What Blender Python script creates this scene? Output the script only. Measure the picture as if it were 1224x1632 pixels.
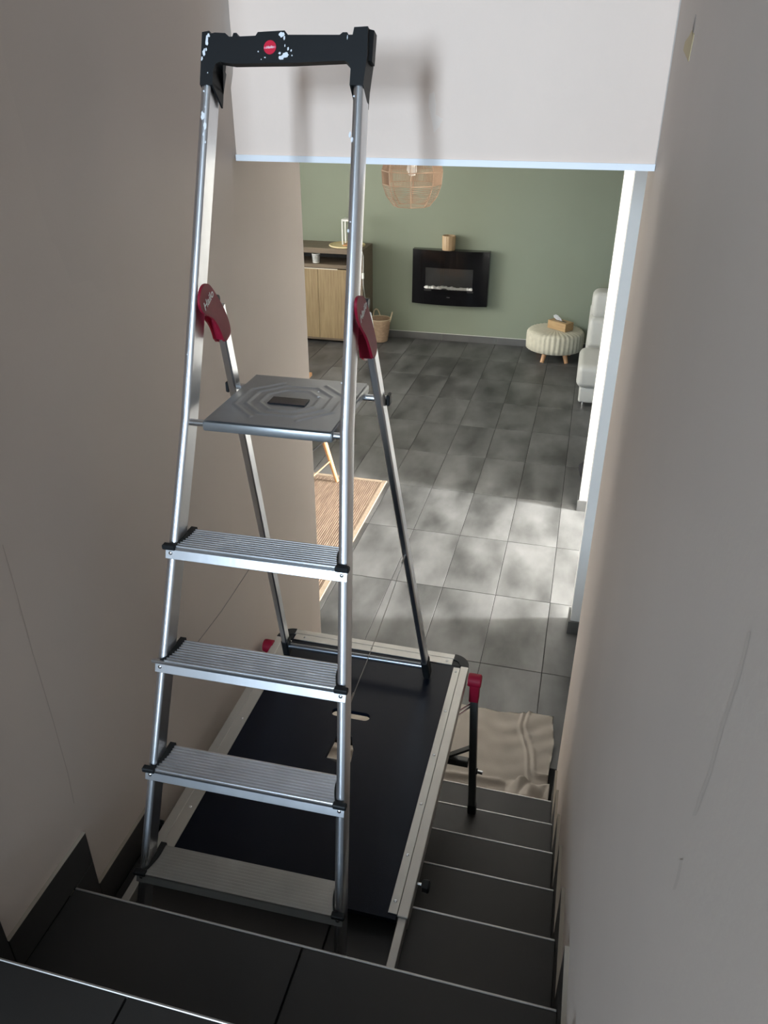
import bpy, bmesh, math, random
import numpy as np
from mathutils import Vector, Matrix
random.seed(4); np.random.seed(4)
for o in list(bpy.data.objects): bpy.data.objects.remove(o, do_unlink=True)
SC = bpy.context.scene
COL = SC.collection

# ------------------------------------------------------------------ camera
F_PX, PITCH, YAW, ROLL = 1239.25, 0.5029, 0.2484, 0.0022
CAM = np.array([0.270, -0.1308, 2.4981])
def cam_axes():
    cp, sp = math.cos(PITCH), math.sin(PITCH)
    rt, up, fw = np.array([1., 0, 0]), np.array([0, sp, cp]), np.array([0, cp, -sp])
    cr, sr = math.cos(ROLL), math.sin(ROLL)
    rt, up = cr*rt + sr*up, -sr*rt + cr*up
    c, s = math.cos(YAW), math.sin(YAW)
    Z = np.array([[c, -s, 0], [s, c, 0], [0, 0, 1]])
    return Z @ rt, Z @ up, Z @ fw
RT, UP, FW = cam_axes()
cd = bpy.data.cameras.new('camera'); co = bpy.data.objects.new('camera', cd); COL.objects.link(co)
m = Matrix(((RT[0], UP[0], -FW[0], CAM[0]), (RT[1], UP[1], -FW[1], CAM[1]), (RT[2], UP[2], -FW[2], CAM[2]), (0, 0, 0, 1)))
co.matrix_world = m
cd.sensor_fit = 'VERTICAL'; cd.sensor_height = 32.0; cd.lens = F_PX / 1632 * 32.0
cd.clip_start = 0.02
SC.camera = co
def at(px, py, ax, val):
    """the point of the plane ax = val that shows at a pixel"""
    d = RT*((px-612)/F_PX) - UP*((py-816)/F_PX) + FW
    i = 'xyz'.index(ax); t = (val - CAM[i]) / d[i]
    return Vector(CAM + t*d)

# ------------------------------------------------------------------ world and light
w = bpy.data.worlds.new('world'); SC.world = w; w.use_nodes = True
w.node_tree.nodes['Background'].inputs[0].default_value = (0.62, 0.78, 1.0, 1)
w.node_tree.nodes['Background'].inputs[1].default_value = 1.0
def area(name, loc, aim, sx, sy, power, col):
    l = bpy.data.lights.new(name, 'AREA'); l.shape = 'RECTANGLE'; l.size = sx; l.size_y = sy
    l.energy = power; l.color = col
    o = bpy.data.objects.new(name, l); COL.objects.link(o); o.location = loc
    o.rotation_euler = (Vector(aim) - Vector(loc)).to_track_quat('-Z', 'Y').to_euler()
    return o
area('landing_window_daylight', (-0.56, -4.72, 2.92), (-0.30, 1.2, 2.15), 0.60, 1.3, 365, (0.64, 0.815, 1.0))
area('passage_window_daylight', (4.10, 4.27, 1.25), (0.3, 4.0, 0.6), 0.36, 1.9, 1700, (1.0, 0.99, 0.97))
area('living_window_daylight', (-4.80, 5.9, 1.55), (-1.0, 7.2, 0.9), 2.0, 1.3, 185, (1.0, 0.98, 0.93))
SC.view_settings.view_transform = 'Standard'; SC.view_settings.look = 'None'
SC.view_settings.gamma = 1.0; SC.view_settings.use_curve_mapping = False
SC.view_settings.exposure = 0.0

# ------------------------------------------------------------------ materials
MATS = {}
def srgb(r, g, b):
    f = lambda c: (c/255/12.92) if c/255 <= .04045 else ((c/255+.055)/1.055)**2.4
    return (f(r), f(g), f(b))
def mat(name, col, rough=.5, metal=0., noise=0., scale=5., bump=0., bscale=60., stretch=(1, 1, 1), col2=None, spec=.5, detail=4.):
    if name in MATS: return MATS[name]
    m = bpy.data.materials.new(name); m.use_nodes = True; nt = m.node_tree; b = nt.nodes['Principled BSDF']
    b.inputs['Roughness'].default_value = rough; b.inputs['Metallic'].default_value = metal
    b.inputs['Specular IOR Level'].default_value = spec
    b.inputs['Base Color'].default_value = (*col, 1)
    tc = nt.nodes.new('ShaderNodeTexCoord'); mp = nt.nodes.new('ShaderNodeMapping')
    nt.links.new(tc.outputs['Object'], mp.inputs['Vector']); mp.inputs['Scale'].default_value = stretch
    oi = nt.nodes.new('ShaderNodeObjectInfo'); vm = nt.nodes.new('ShaderNodeVectorMath'); vm.operation = 'MULTIPLY_ADD'
    nt.links.new(oi.outputs['Random'], vm.inputs[0]); vm.inputs[1].default_value = (37, 53, 71); nt.links.new(mp.outputs[0], vm.inputs[2])
    if noise > 0 or col2:
        n = nt.nodes.new('ShaderNodeTexNoise'); n.inputs['Scale'].default_value = scale; n.inputs['Detail'].default_value = detail
        nt.links.new(vm.outputs[0], n.inputs['Vector'])
        r = nt.nodes.new('ShaderNodeValToRGB')
        r.color_ramp.elements[0].position = .3; r.color_ramp.elements[1].position = .72
        c2 = col2 or tuple(min(1, c*(1+noise)) for c in col); c1 = col if col2 else tuple(c*(1-noise) for c in col)
        r.color_ramp.elements[0].color = (*c1, 1); r.color_ramp.elements[1].color = (*c2, 1)
        nt.links.new(n.outputs['Fac'], r.inputs[0]); nt.links.new(r.outputs[0], b.inputs['Base Color'])
    if bump > 0:
        n2 = nt.nodes.new('ShaderNodeTexNoise'); n2.inputs['Scale'].default_value = bscale; n2.inputs['Detail'].default_value = 3
        nt.links.new(vm.outputs[0], n2.inputs['Vector'])
        bp = nt.nodes.new('ShaderNodeBump'); bp.inputs['Strength'].default_value = bump; bp.inputs['Distance'].default_value = .002
        nt.links.new(n2.outputs['Fac'], bp.inputs['Height']); nt.links.new(bp.outputs[0], b.inputs['Normal'])
    MATS[name] = m; return m
PAINT = mat('beige_wall_paint', (.555, .478, .418), .62, noise=.035, scale=2.2, bump=.10, bscale=120)
WHITE = mat('white_wall_paint', (.80, .79, .76), .6, noise=.02, scale=3, bump=.06, bscale=120)
TRIM = mat('white_trim_plastic', (.84, .85, .87), .4)
GREEN = mat('sage_green_paint', srgb(136, 144, 126), .6, noise=.03, scale=1.5, bump=.05, bscale=120)
TILE = mat('grey_concrete_tile', (.044, .044, .0425), .42, scale=3.2, col2=(.155, .155, .151), bump=.05, bscale=90, detail=7, stretch=(1.6, .8, 1))
TREAD = mat('dark_tread_tile', (.0145, .0133, .0122), .5, scale=3, col2=(.0225, .0205, .019), bump=.05, bscale=90)
SKIRT = mat('grey_skirting_tile', (.10, .10, .097), .45, scale=4, col2=(.14, .14, .135))
GROUT = mat('dark_grout', (.010, .010, .010), .9)
SKIRTD = mat('dark_skirting_tile', (.026, .024, .022), .5, scale=4, col2=(.036, .034, .032))
CUTEDGE = mat('sand_tile_edge', (.30, .26, .21), .7)
NOSE = mat('nosing_aluminium', (.50, .485, .46), .45, 1.)
ALU = mat('brushed_aluminium', (.72, .73, .75), .30, 1., noise=.07, scale=18, stretch=(1, 1, .15), bump=.03, bscale=150)
ALUD = mat('matt_platform_aluminium', (.46, .45, .425), .48, .85, noise=.05, scale=20, stretch=(1, .1, 1))
ALUSHADE = mat('shaded_step_aluminium', (.33, .32, .30), .5, .8, noise=.10, scale=14, stretch=(1, 1, 1))  # darker, rougher aluminium; shade over the bottom ladder step is put into the colour
STEEL = mat('zinc_steel', (.66, .68, .70), .22, 1.)
DECKM = mat('grey_deck_metal', (.30, .31, .315), .38, .75, noise=.04, scale=30)
BLACKP = mat('black_plastic', (.008, .009, .010), .5, bump=.05, bscale=300, spec=.3)
BOARD = mat('black_anti_slip_board', (.0045, .0065, .013), .32, bump=.10, bscale=420, spec=.13)
RED = mat('dark_red_plastic', srgb(128, 14, 40), .55, spec=.22)
REDB = mat('bright_red_badge', srgb(205, 30, 60), .35)
WPRINT = mat('white_print', (.78, .76, .76), .5)
SPLAT = mat('white_paint_splatter', (.80, .82, .85), .6)
LEGM = mat('dark_grey_coated_steel', (.065, .067, .062), .45, .3)
BGLASS = mat('black_glass', (.003, .003, .004), .10, spec=.2)
EMBER = mat('dark_firebox', (.012, .012, .013), .5)
PEB = mat('white_pebble', (.78, .77, .74), .7)
OAK = mat('light_oak', srgb(158, 138, 104), .5, scale=6, col2=srgb(132, 112, 82), stretch=(9, 9, .7), detail=6)
GREYOAK = mat('grey_brown_oak', srgb(120, 106, 88), .5, scale=6, col2=srgb(98, 86, 72), stretch=(.8, 9, 9), detail=6)
DARKIN = mat('dark_shelf_inside', (.012, .013, .015), .6)
BEECH = mat('beech_wood', srgb(206, 160, 116), .45, scale=5, col2=srgb(188, 138, 96), stretch=(8, 8, .8))
BAMBOO = mat('bamboo_wood', srgb(188, 158, 114), .45, scale=8, col2=srgb(164, 132, 92), stretch=(.8, 8, 8))
RATTAN = mat('rattan_cane', srgb(146, 120, 98), .6, noise=.12, scale=12)
JUTE = mat('jute_braid', srgb(136, 117, 99), .95, scale=30, col2=srgb(100, 82, 67), bump=.6, bscale=260, stretch=(1, .25, 1))
WICK = mat('woven_basket_fibre', srgb(178, 152, 126), .85, noise=.12, scale=40, bump=.4, bscale=200)
KNIT = mat('cream_knit', srgb(205, 200, 180), .95, noise=.06, scale=30, bump=.6, bscale=300)
SOFA = mat('pale_grey_sofa_leather', srgb(196, 196, 190), .45, noise=.03, scale=6, bump=.08, bscale=160)
TISSUE = mat('white_tissue', (.85, .86, .88), .9)
CLOTH = mat('beige_cotton_cloth', srgb(212, 203, 192), .95, noise=.04, scale=8, bump=.35, bscale=240)
PORC = mat('white_porcelain', (.82, .83, .80), .3)
CHROME = mat('chrome', (.8, .8, .8), .12, 1.)
WIRE = mat('steel_wire', (.30, .29, .27), .45, 1.)
CRACK = mat('wall_crack_shade', (.22, .18, .15), .8)
BARE = mat('bare_plaster_patch', srgb(196, 178, 140), .8)
SCUFF = mat('grey_scuff_mark', (.42, .36, .32), .7)
def glass_mat():
    m = bpy.data.materials.new('window_glass'); m.use_nodes = True; nt = m.node_tree
    for n in list(nt.nodes): nt.nodes.remove(n)
    o = nt.nodes.new('ShaderNodeOutputMaterial'); mx = nt.nodes.new('ShaderNodeMixShader'); t = nt.nodes.new('ShaderNodeBsdfTransparent'); g = nt.nodes.new('ShaderNodeBsdfGlossy')
    f = nt.nodes.new('ShaderNodeFresnel'); f.inputs[0].default_value = 1.45; g.inputs['Roughness'].default_value = .02
    nt.links.new(f.outputs[0], mx.inputs[0]); nt.links.new(t.outputs[0], mx.inputs[1]); nt.links.new(g.outputs[0], mx.inputs[2]); nt.links.new(mx.outputs[0], o.inputs[0])
    return m
GLASS = glass_mat()

# ------------------------------------------------------------------ mesh helpers
def link(name, bm, material, parent=None, smooth=False, loc=(0, 0, 0)):
    me = bpy.data.meshes.new(name); bmesh.ops.recalc_face_normals(bm, faces=bm.faces[:]); bm.to_mesh(me); bm.free()
    if smooth:
        for p in me.polygons: p.use_smooth = True
        if smooth != 'all': me.set_sharp_from_angle(angle=math.radians(38))
    for mm in (material if isinstance(material, (list, tuple)) else [material]): me.materials.append(mm)
    o = bpy.data.objects.new(name, me); COL.objects.link(o); o.location = loc
    if parent: o.parent = parent
    return o
def share(name, src, parent, loc=(0, 0, 0), rot=(0, 0, 0)):
    o = bpy.data.objects.new(name, src.data); COL.objects.link(o); o.parent = parent; o.location = loc; o.rotation_euler = rot
    return o
def tag(o, label, cat, group=None):
    o['label'] = label; o['category'] = cat
    if group: o['group'] = group
    return o
def struct(o, label=None):
    o['kind'] = 'structure'
    if label: o['label'] = label
    return o
def empty(name, loc=(0, 0, 0), rz=0):
    o = bpy.data.objects.new(name, None); COL.objects.link(o); o.location = loc; o.rotation_euler = (0, 0, rz); o.empty_display_size = .05
    return o
def box(bm, lo, hi, bev=0., seg=1, M=None):
    r = bmesh.ops.create_cube(bm, size=1.0); vs = r['verts']
    c = [(a+b)/2 for a, b in zip(lo, hi)]; s = [abs(b-a) for a, b in zip(lo, hi)]
    for v in vs: v.co = Vector((v.co.x*s[0]+c[0], v.co.y*s[1]+c[1], v.co.z*s[2]+c[2]))
    if bev > 0:
        es = list({e for v in vs for e in v.link_edges})
        rr = bmesh.ops.bevel(bm, geom=es, offset=min(bev, min(s)*.49), segments=seg, affect='EDGES', profile=.5)
        vs = list({v for f in rr['faces'] for v in f.verts} | {v for v in vs if v.is_valid})
    if M is not None:
        for v in vs: v.co = M @ v.co
    return vs
def BM(): return bmesh.new()
def boxobj(name, lo, hi, material, parent=None, bev=0., seg=1):
    bm = BM(); box(bm, lo, hi, bev, seg); return link(name, bm, material, parent)
def prism(bm, pts2, plane, a, b):
    """extrude a 2-D outline between a and b along the axis missing from plane"""
    def P(p, t):
        if plane == 'yz': return (t, p[0], p[1])
        if plane == 'xz': return (p[0], t, p[1])
        return (p[0], p[1], t)
    va = [bm.verts.new(P(p, a)) for p in pts2]; vb = [bm.verts.new(P(p, b)) for p in pts2]
    bm.faces.new(va); bm.faces.new(vb[::-1]); n = len(pts2)
    for i in range(n): bm.faces.new((va[i], vb[i], vb[(i+1) % n], va[(i+1) % n]))
    return va+vb
def loft(bm, rings, close=True, cap=True):
    R = [[bm.verts.new(p) for p in r] for r in rings]; n = len(R[0])
    for i in range(len(R)-1):
        for j in range(n if close else n-1):
            bm.faces.new((R[i][j], R[i][(j+1) % n], R[i+1][(j+1) % n], R[i+1][j]))
    if cap and close:
        bm.faces.new(R[0][::-1]); bm.faces.new(R[-1])
    return R
def tube(bm, pts, r, n=8, cap=True):
    pts = [Vector(p) for p in pts]; rings = []
    rs = r if isinstance(r, (list, tuple)) else [r]*len(pts)
    t0 = (pts[1]-pts[0]).normalized(); ref = Vector((0, 0, 1)) if abs(t0.z) < .9 else Vector((1, 0, 0))
    u = t0.cross(ref).normalized()
    for i, p in enumerate(pts):
        t = (pts[min(i+1, len(pts)-1)] - pts[max(i-1, 0)]).normalized()
        u = (u - t*u.dot(t)).normalized(); v = t.cross(u)
        rings.append([p + (u*math.cos(2*math.pi*k/n) + v*math.sin(2*math.pi*k/n))*rs[i] for k in range(n)])
    loft(bm, rings, cap=cap)
def lathe(bm, prof, n=32, c=(0, 0, 0), cap=True):
    rings = [[(c[0]+r*math.cos(2*math.pi*k/n), c[1]+r*math.sin(2*math.pi*k/n), c[2]+z) for k in range(n)] for r, z in prof]
    loft(bm, rings, cap=cap)
def bar(bm, p, q, wx, wy, ref=(1, 0, 0), bev=0.):
    """rectangular bar from p to q; wx along ref, wy across"""
    p, q = Vector(p), Vector(q); t = (q-p).normalized(); a = Vector(ref); a = (a - t*a.dot(t)).normalized(); b = t.cross(a)
    e = bev
    if e > 0: prof = [(-wx/2+e, -wy/2), (wx/2-e, -wy/2), (wx/2, -wy/2+e), (wx/2, wy/2-e), (wx/2-e, wy/2), (-wx/2+e, wy/2), (-wx/2, wy/2-e), (-wx/2, -wy/2+e)]
    else: prof = [(-wx/2, -wy/2), (wx/2, -wy/2), (wx/2, wy/2), (-wx/2, wy/2)]
    loft(bm, [[c + a*x + b*y for x, y in prof] for c in (p, q)])
def blob_poly(cx, cy, r, n=14, jag=.35, ax=1., ay=1.):
    return [(cx+ax*r*(1-jag*random.random())*math.cos(2*math.pi*i/n), cy+ay*r*(1-jag*random.random())*math.sin(2*math.pi*i/n)) for i in range(n)]

# ------------------------------------------------------------------ dimensions
G, RI, YN = 0.2482, 0.1693, 0.4809          # going, riser, y of the landing edge
ZL = 7*RI                                    # landing floor
XL, XR = -0.624, 0.389                       # stair walls
YB = 8.28                                    # green wall
LX0, LX1 = -4.5, 3.9                         # living room
CZ, UZ = 2.62, 3.72                          # ceilings
nose = lambda k: (YN + G*k, RI*(7-k))

# ------------------------------------------------------------------ floor with tiles
fl = struct(boxobj('floor', (LX0, nose(6)[0], -.10), (LX1, YB, -.0035), GROUT), 'grey concrete-look tiled living room floor')
bm = BM(); TWX, TWY = .297, .597
box(bm, (0, 0, -.008), (TWX, TWY, 0), .0012)
tile0 = None
TX0, TY0 = -0.605, 4.697
for i in range(-9, 5):
    for j in range(-6, 5):
        x, y = TX0 + .3*i, TY0 - .6*j
        if y + .6 < nose(6)[0] or y > YB: continue
        ylo, yhi = max(y, nose(6)[0]+.004), min(y+TWY, YB-.002)
        if ylo == y and yhi == y+TWY:
            if tile0 is None:
                tile0 = link('tile', bm, TILE, fl, loc=(x, y, 0))
            else: share('tile', tile0, fl, (x, y, 0))
        else:
            t = BM(); box(t, (0, 0, -.008), (TWX, yhi-ylo, 0), .0012); link('tile', t, TILE, fl, loc=(x, ylo, 0))
for lo, hi in (((LX0, nose(6)[0], -.006), (TX0-.3*9-.003, YB, 0)), ((TX0+.3*5, nose(6)[0], -.006), (LX1, YB, 0))):
    o = boxobj('tile_field', lo, hi, TILE, fl); o['kind'] = 'stuff'

# ------------------------------------------------------------------ walls
def wall(name, lo, hi, material, label=None): return struct(boxobj(name, lo, hi, material), label)
wl = wall('wall_left', (XL-.12, .26, -.1), (XL, 2.33, UZ), PAINT, 'beige painted stairwell wall beside the step ladder')
wr = wall('wall_right', (XR, -4.48, -.1), (XR+.12, 2.10, UZ), PAINT, 'beige painted stairwell wall along the open stair side')
wlin = wall('wall_front', (XL, 1.835, 2.335), (XR, 1.985, UZ), PAINT, 'pale plaster lintel wall above the stair opening')
wall('wall_back', (LX0, YB, -.1), (LX1, YB+.12, CZ), GREEN, 'sage green living room wall')
wall('wall_living_front_left', (LX0, 2.21, -.1), (XL-.12, 2.33, CZ), WHITE)
wall('wall_living_front_right', (XR+.12, 1.98, -.1), (LX1, 2.10, CZ), WHITE)
wall('wall_passage_near', (.405, 3.25, -.1), (LX1, 3.37, CZ), WHITE, 'white wall end beside the bottom of the stairs')
wall('wall_passage_far', (.405, 4.62, -.1), (LX1, 4.74, CZ), WHITE, 'brightly lit white wall end before the sofa')
def wall_with_hole(name, axis, pos, th, u0, u1, z0, z1, hu0, hu1, hz0, hz1, material):
    bm = BM()
    for a, b, c, d in ((u0, hu0, z0, z1), (hu1, u1, z0, z1), (hu0, hu1, z0, hz0), (hu0, hu1, hz1, z1)):
        if b-a < 1e-4 or d-c < 1e-4: continue
        if axis == 'x': box(bm, (pos, a, c), (pos+th, b, d))
        else: box(bm, (a, pos, c), (b, pos+th, d))
    return struct(link(name, bm, material))
wall_with_hole('wall_living_left', 'x', LX0-.12, .12, 2.21, YB+.12, -.1, CZ, 4.8, 7.0, .85, 2.25, WHITE)
wall_with_hole('wall_living_right', 'x', LX1, .12, 1.98, YB+.12, -.1, CZ, 4.06, 4.50, .12, 2.25, WHITE)
wall_with_hole('wall_landing_back', 'y', -4.6, .12, -2.2, XR+.12, 1.0, UZ, -.90, -.22, 2.22, 3.60, PAINT)
wall('wall_landing_left', (-2.32, -4.6, 1.0), (-2.2, .38, UZ), PAINT)
wall('wall_landing_front', (-2.2, .26, 1.0), (XL-.12, .38, UZ), PAINT)
struct(boxobj('ceiling', (LX0-.12, 1.985, CZ), (LX1+.12, YB+.12, CZ+.1), WHITE))
struct(boxobj('ceiling_stairwell', (-2.32, -4.6, UZ), (XR+.12, 1.985, UZ+.1), WHITE))
def window(name, axis, pos, u0, u1, z0, z1, mull):
    r = empty(name); r['kind'] = 'structure'
    def B(nm, a, b, c, d, t0, t1, mt):
        lo, hi = ((t0, a, c), (t1, b, d)) if axis == 'x' else ((a, t0, c), (b, t1, d))
        return boxobj(nm, lo, hi, mt, r, .003)
    f = .045
    for a, b, c, d in ((u0, u0+f, z0, z1), (u1-f, u1, z0, z1), (u0+f, u1-f, z0, z0+f), (u0+f, u1-f, z1-f, z1)): B('window_frame', a, b, c, d, pos-.025, pos+.025, TRIM)
    for k in range(1, mull):
        c = u0 + (u1-u0)*k/mull; B('mullion', c-.02, c+.02, z0+f, z1-f, pos-.02, pos+.02, TRIM)
    B('pane', u0+f, u1-f, z0+f, z1-f, pos-.003, pos+.003, GLASS)
window('window_1', 'y', -4.54, -.90, -.22, 2.22, 3.60, 1)
window('window_2', 'x', LX0-.06, 4.8, 7.0, .85, 2.25, 2)
window('window_3', 'x', LX1+.06, 4.06, 4.50, .12, 2.25, 1)

# plaster skim on the lintel with an uneven left edge, trim strip at its foot
pts = [at(x, y, 'y', 1.831) for x, y in ((377, 248), (372, 190), (368, 140), (371, 118), (372, 96), (369, 60), (366, 30), (364, 0))]
out = [(p.x, p.z) for p in pts]
out += [(out[-1][0]-.004, 3.0), (XR-.004, 3.0), (XR-.002, out[0][1])]
bm = BM(); prism(bm, out, 'xz', 1.8305, 1.8349); link('plaster_skim', bm, mat('pale_plaster', (.85, .685, .575), .7, noise=.03, scale=3, bump=.2, bscale=70), wlin)
E_ = [(p_.x, p_.z) for p_ in pts]; E_.append((E_[-1][0]-.004, 3.0)); E_[0] = (E_[0][0], 2.3352)
xb, xt = E_[0][0]-.004, E_[-1][0]-.004
bm = BM(); rows = []
for z, x in [(2.0, XL), (2.12, XL), (2.25, XL+(xb-XL)*.6)]+[(z, xb+(xt-xb)*(z-2.335)/(3.0-2.335)) for z in [e[1] for e in E_]]:
    rows.append([bm.verts.new((XL-.0006+(x-XL+.0004)*t*t*(3-2*t), .95+(1.815-.95)*t, z)) for t in [i/8 for i in range(9)]])
for r0, r1 in zip(rows[:-1], rows[1:]):
    for i in range(8): bm.faces.new((r0[i], r0[i+1], r1[i+1], r1[i]))
last = [r[-1] for r in rows[3:]]; ed = [bm.verts.new((x-.0004, 1.8306, z)) for x, z in E_]
for i in range(len(ed)-1): bm.faces.new((last[i], ed[i], ed[i+1], last[i+1]))
link('corner_plaster', bm, PAINT, wl, 'all')
struct(boxobj('trim_1', (at(377, 250, 'y', 1.829).x, 1.824, 2.331), (XR-.001, 1.8345, 2.345), TRIM), 'thin white edge strip along the lintel bottom')
def scar(name, parent, plane, val, pix, material, th=.0012):
    p = [at(x, y, plane, val) for x, y in pix]; bm = BM()
    if plane == 'y': prism(bm, [(q.x, q.z) for q in p], 'xz', val-th, val+.0002)
    else:
        s = 1 if val < 0 else -1
        prism(bm, [(q.y, q.z) for q in p], 'yz', val-s*.0002, val+s*th)
    return link(name, bm, material, parent)
scar('filler_patch', wlin, 'y', 1.8305, ((684, 150), (692, 146), (695, 168), (694, 182), (706, 190), (700, 202), (692, 212), (688, 190), (683, 170)), mat('white_filler', (.88, .74, .64), .7))
scar('plaster_flake', wr, 'x', XR, ((1104, 48), (1107, 55), (1098, 98), (1090, 80), (1093, 66), (1099, 58)), BARE)
scar('crack', wr, 'x', XR, ((1110, 23), (1107, 45), (1104, 60), (1105, 45)), CRACK)
def line_mark(name, parent, val, pix, wpx, material):
    L = [(x-wpx/2, y) for x, y in pix]; R_ = [(x+wpx/2, y) for x, y in pix[::-1]]
    s = 1 if val < 0 else -1; bm = BM()
    bm.faces.new([bm.verts.new(at(x, y, 'x', val+s*.0003)) for x, y in L+R_])
    return link(name, bm, material, parent)
line_mark('hairline_crack', wl, XL, ((4, 868), (22, 930), (52, 1040), (85, 1150), (108, 1232), (118, 1280)), 1.4, mat('hairline_shade', (.43, .365, .315), .8))
line_mark('scuff', wr, XR, ((1194, 1008), (1176, 1080), (1150, 1160), (1128, 1240), (1106, 1300)), 6, mat('faint_scuff', (.50, .43, .375), .7))
line_mark('scuff', wr, XR, ((1086, 1370), (1080, 1400), (1074, 1418)), 5, mat('faint_scuff', (.5, .4, .4), .7))

# ------------------------------------------------------------------ staircase
st = empty('staircase', (0, nose(0)[0], 0)); struct(st, 'dark tiled staircase going down to the living room')
OFF = -nose(0)[0]
def sbox(name, lo, hi, m, bev=0.): return boxobj(name, (lo[0], lo[1]+OFF, lo[2]), (hi[0], hi[1]+OFF, hi[2]), m, st, bev)
for k in range(0, 7):
    y1, z = nose(k); y0 = nose(k-1)[0] if k else -4.48
    x0 = XL if k else -2.2
    if k: sbox('step_core', (XL, y0+.009, 0 if k > 1 else 0), (XR, y1-.012, z-.012), GROUT)
    else:
        sbox('landing_core', (XL, .38, .0), (XR, y1-.012, z-.012), GROUT); sbox('landing_core', (-2.2, -4.48, 1.0), (XR, .38, z-.012), GROUT)
    if k:
        for a, b in ((XL+.009, -.112), (-.108, XR-.009)):
            sbox('tread_tile', (a, y0+.0095, z-.010), (b, y1-.0034, z), TREAD, .0008)
    else:
        for a, b in ((XL+.009, -.320), (-.316, .282), (.286, XR-.009)):
            sbox('tread_tile', (a, y1-.60, z-.010), (b, y1-.0034, z), TREAD, .0008)
        sbox('tread_tile', (-2.2, -4.48, z-.010), (XR, y1-.604, z), TREAD)
        sbox('tread_tile', (-2.2, y1-.60, z-.010), (XL-.12, .258, z), TREAD)
    sbox('nosing', (XL+.009, y1-.0030, z-.009), (XR-.009, y1+.0015, z+.0012), NOSE, .0012)
    for a, b in ((XL+.009, -.112), (-.108, XR-.009)):
        sbox('riser_tile', (a, y1-.0115, z-RI+.0), (b, y1-.0025, z-.0115), TREAD, .0008)
# stepped skirting plates on both stair walls
for side, x0, x1, nm in ((-1, XL, XL+.0085, 'baseboard_left'), (1, XR-.0085, XR, 'baseboard_right')):
    r = empty(nm, (x0 if side < 0 else x1, nose(0)[0], 0)); struct(r, 'stepped dark skirting tiles along the stair wall')
    ox, oy = r.location.x, r.location.y
    for k in range(0, 7):
        y1, z = nose(k); y0 = nose(k-1)[0] if k else .262; ov = .066; h = .092
        zb = z-RI
        a = y0 + (ov+.0015 if k else 0)
        o = boxobj('skirting_tile', (x0-ox, a-oy, z+.001), (x1-ox, y1-oy+ov, z+h), SKIRTD, r, .0008)
        boxobj('skirting_tile', (x0-ox, y1-oy+.0025, zb+.001), (x1-ox, y1-oy+ov, z-.0005), SKIRTD, r, .0008)
        boxobj('tile_top_edge', (x0-ox, a-oy, z+h), (x1-ox, y1-oy+ov, z+h+.0012), CUTEDGE, r)
# skirting in the living room
bb = empty('baseboard_back', (0, YB, 0)); struct(bb, 'grey skirting tiles with pale top joint under the green wall')
for k in range(-8, 7):
    boxobj('skirting_tile', (k*.6, -.010, .001), (k*.6+.597, 0, .076), SKIRT, bb, .0008)
    boxobj('pale_joint', (k*.6, -.0105, .076), (k*.6+.6, 0, .080), mat('pale_joint', (.62, .61, .58), .7), bb)
def skirt(nm, lo, hi): return struct(boxobj(nm, lo, hi, SKIRT, None, .0008), 'grey skirting tile at a white wall end')
skirt('baseboard_passage_near', (.394, 3.239, .0008), (1.6, 3.2495, .078)); skirt('baseboard_passage_far', (.394, 4.609, .0008), (1.6, 4.6195, .078))
skirt('baseboard_passage_near_end', (.394, 3.25, .0008), (.4045, 3.38, .078)); skirt('baseboard_passage_far_end', (.394, 4.62, .0008), (.4045, 4.75, .078))
# ------------------------------------------------------------------ work platform over the stairs
PX0, PX1, PY0, PY1, PZ = -0.582, 0.060, 0.922, 1.838, 0.890
RH = .041
pf = empty('stair_work_platform', ((PX0+PX1)/2, (PY0+PY1)/2, nose(2)[1]))
tag(pf, 'black stair work platform with aluminium rims bridging the dark steps', 'work platform')
pc = pf.location.copy()
def W(p): return (p[0]-pc.x, p[1]-pc.y, p[2]-pc.z)
def pbox(name, lo, hi, m, parent=None, bev=0.): return boxobj(name, W(lo), W(hi), m, parent or pf, bev)
# deck board with two hand holes
def rounded(cx, cy, hx, hy, r, n=6):
    o = []
    for sx, sy, a0 in ((1, 1, 0), (-1, 1, 90), (-1, -1, 180), (1, -1, 270)):
        for i in range(n+1):
            a = math.radians(a0 + 90*i/n); o.append((cx+sx*(hx-r)+r*math.cos(a), cy+sy*(hy-r)+r*math.sin(a)))
    return o
def board_with_holes(outer, holes, z0, z1):
    bm = BM(); es = []
    for loop in [outer]+holes:
        v = [bm.verts.new((p[0], p[1], z1)) for p in loop]
        es += [bm.edges.new((v[i], v[(i+1) % len(v)])) for i in range(len(v))]
    r = bmesh.ops.triangle_fill(bm, use_beauty=True, use_dissolve=False, edges=es)
    faces = [f for f in bm.faces]
    ex = bmesh.ops.extrude_face_region(bm, geom=faces)
    for g in ex['geom']:
        if isinstance(g, bmesh.types.BMVert): g.co.z = z0
    return bm
bx0, bx1, by0, by1 = PX0+.026, PX1-.026, PY0-.012, PY1-.024
outer = [W((x, y, 0))[:2] for x, y in ((bx0, by0), (bx1, by0), (bx1, by1), (bx0, by1))]
h1 = [W((x, y, 0))[:2] for x, y in rounded(-.242, 1.497, .058, .0155, .0154)]
h2 = [W((x, y, 0))[:2] for x, y in ((-.263, 1.322), (-.225, 1.312), (-.190, 1.322), (-.196, 1.37), (-.214, 1.412), (-.238, 1.420), (-.257, 1.408))]
bm = board_with_holes(outer, [h1, h2], PZ-.016-pc.z, PZ-.0035-pc.z); link('deck_board', bm, BOARD, pf)
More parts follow.
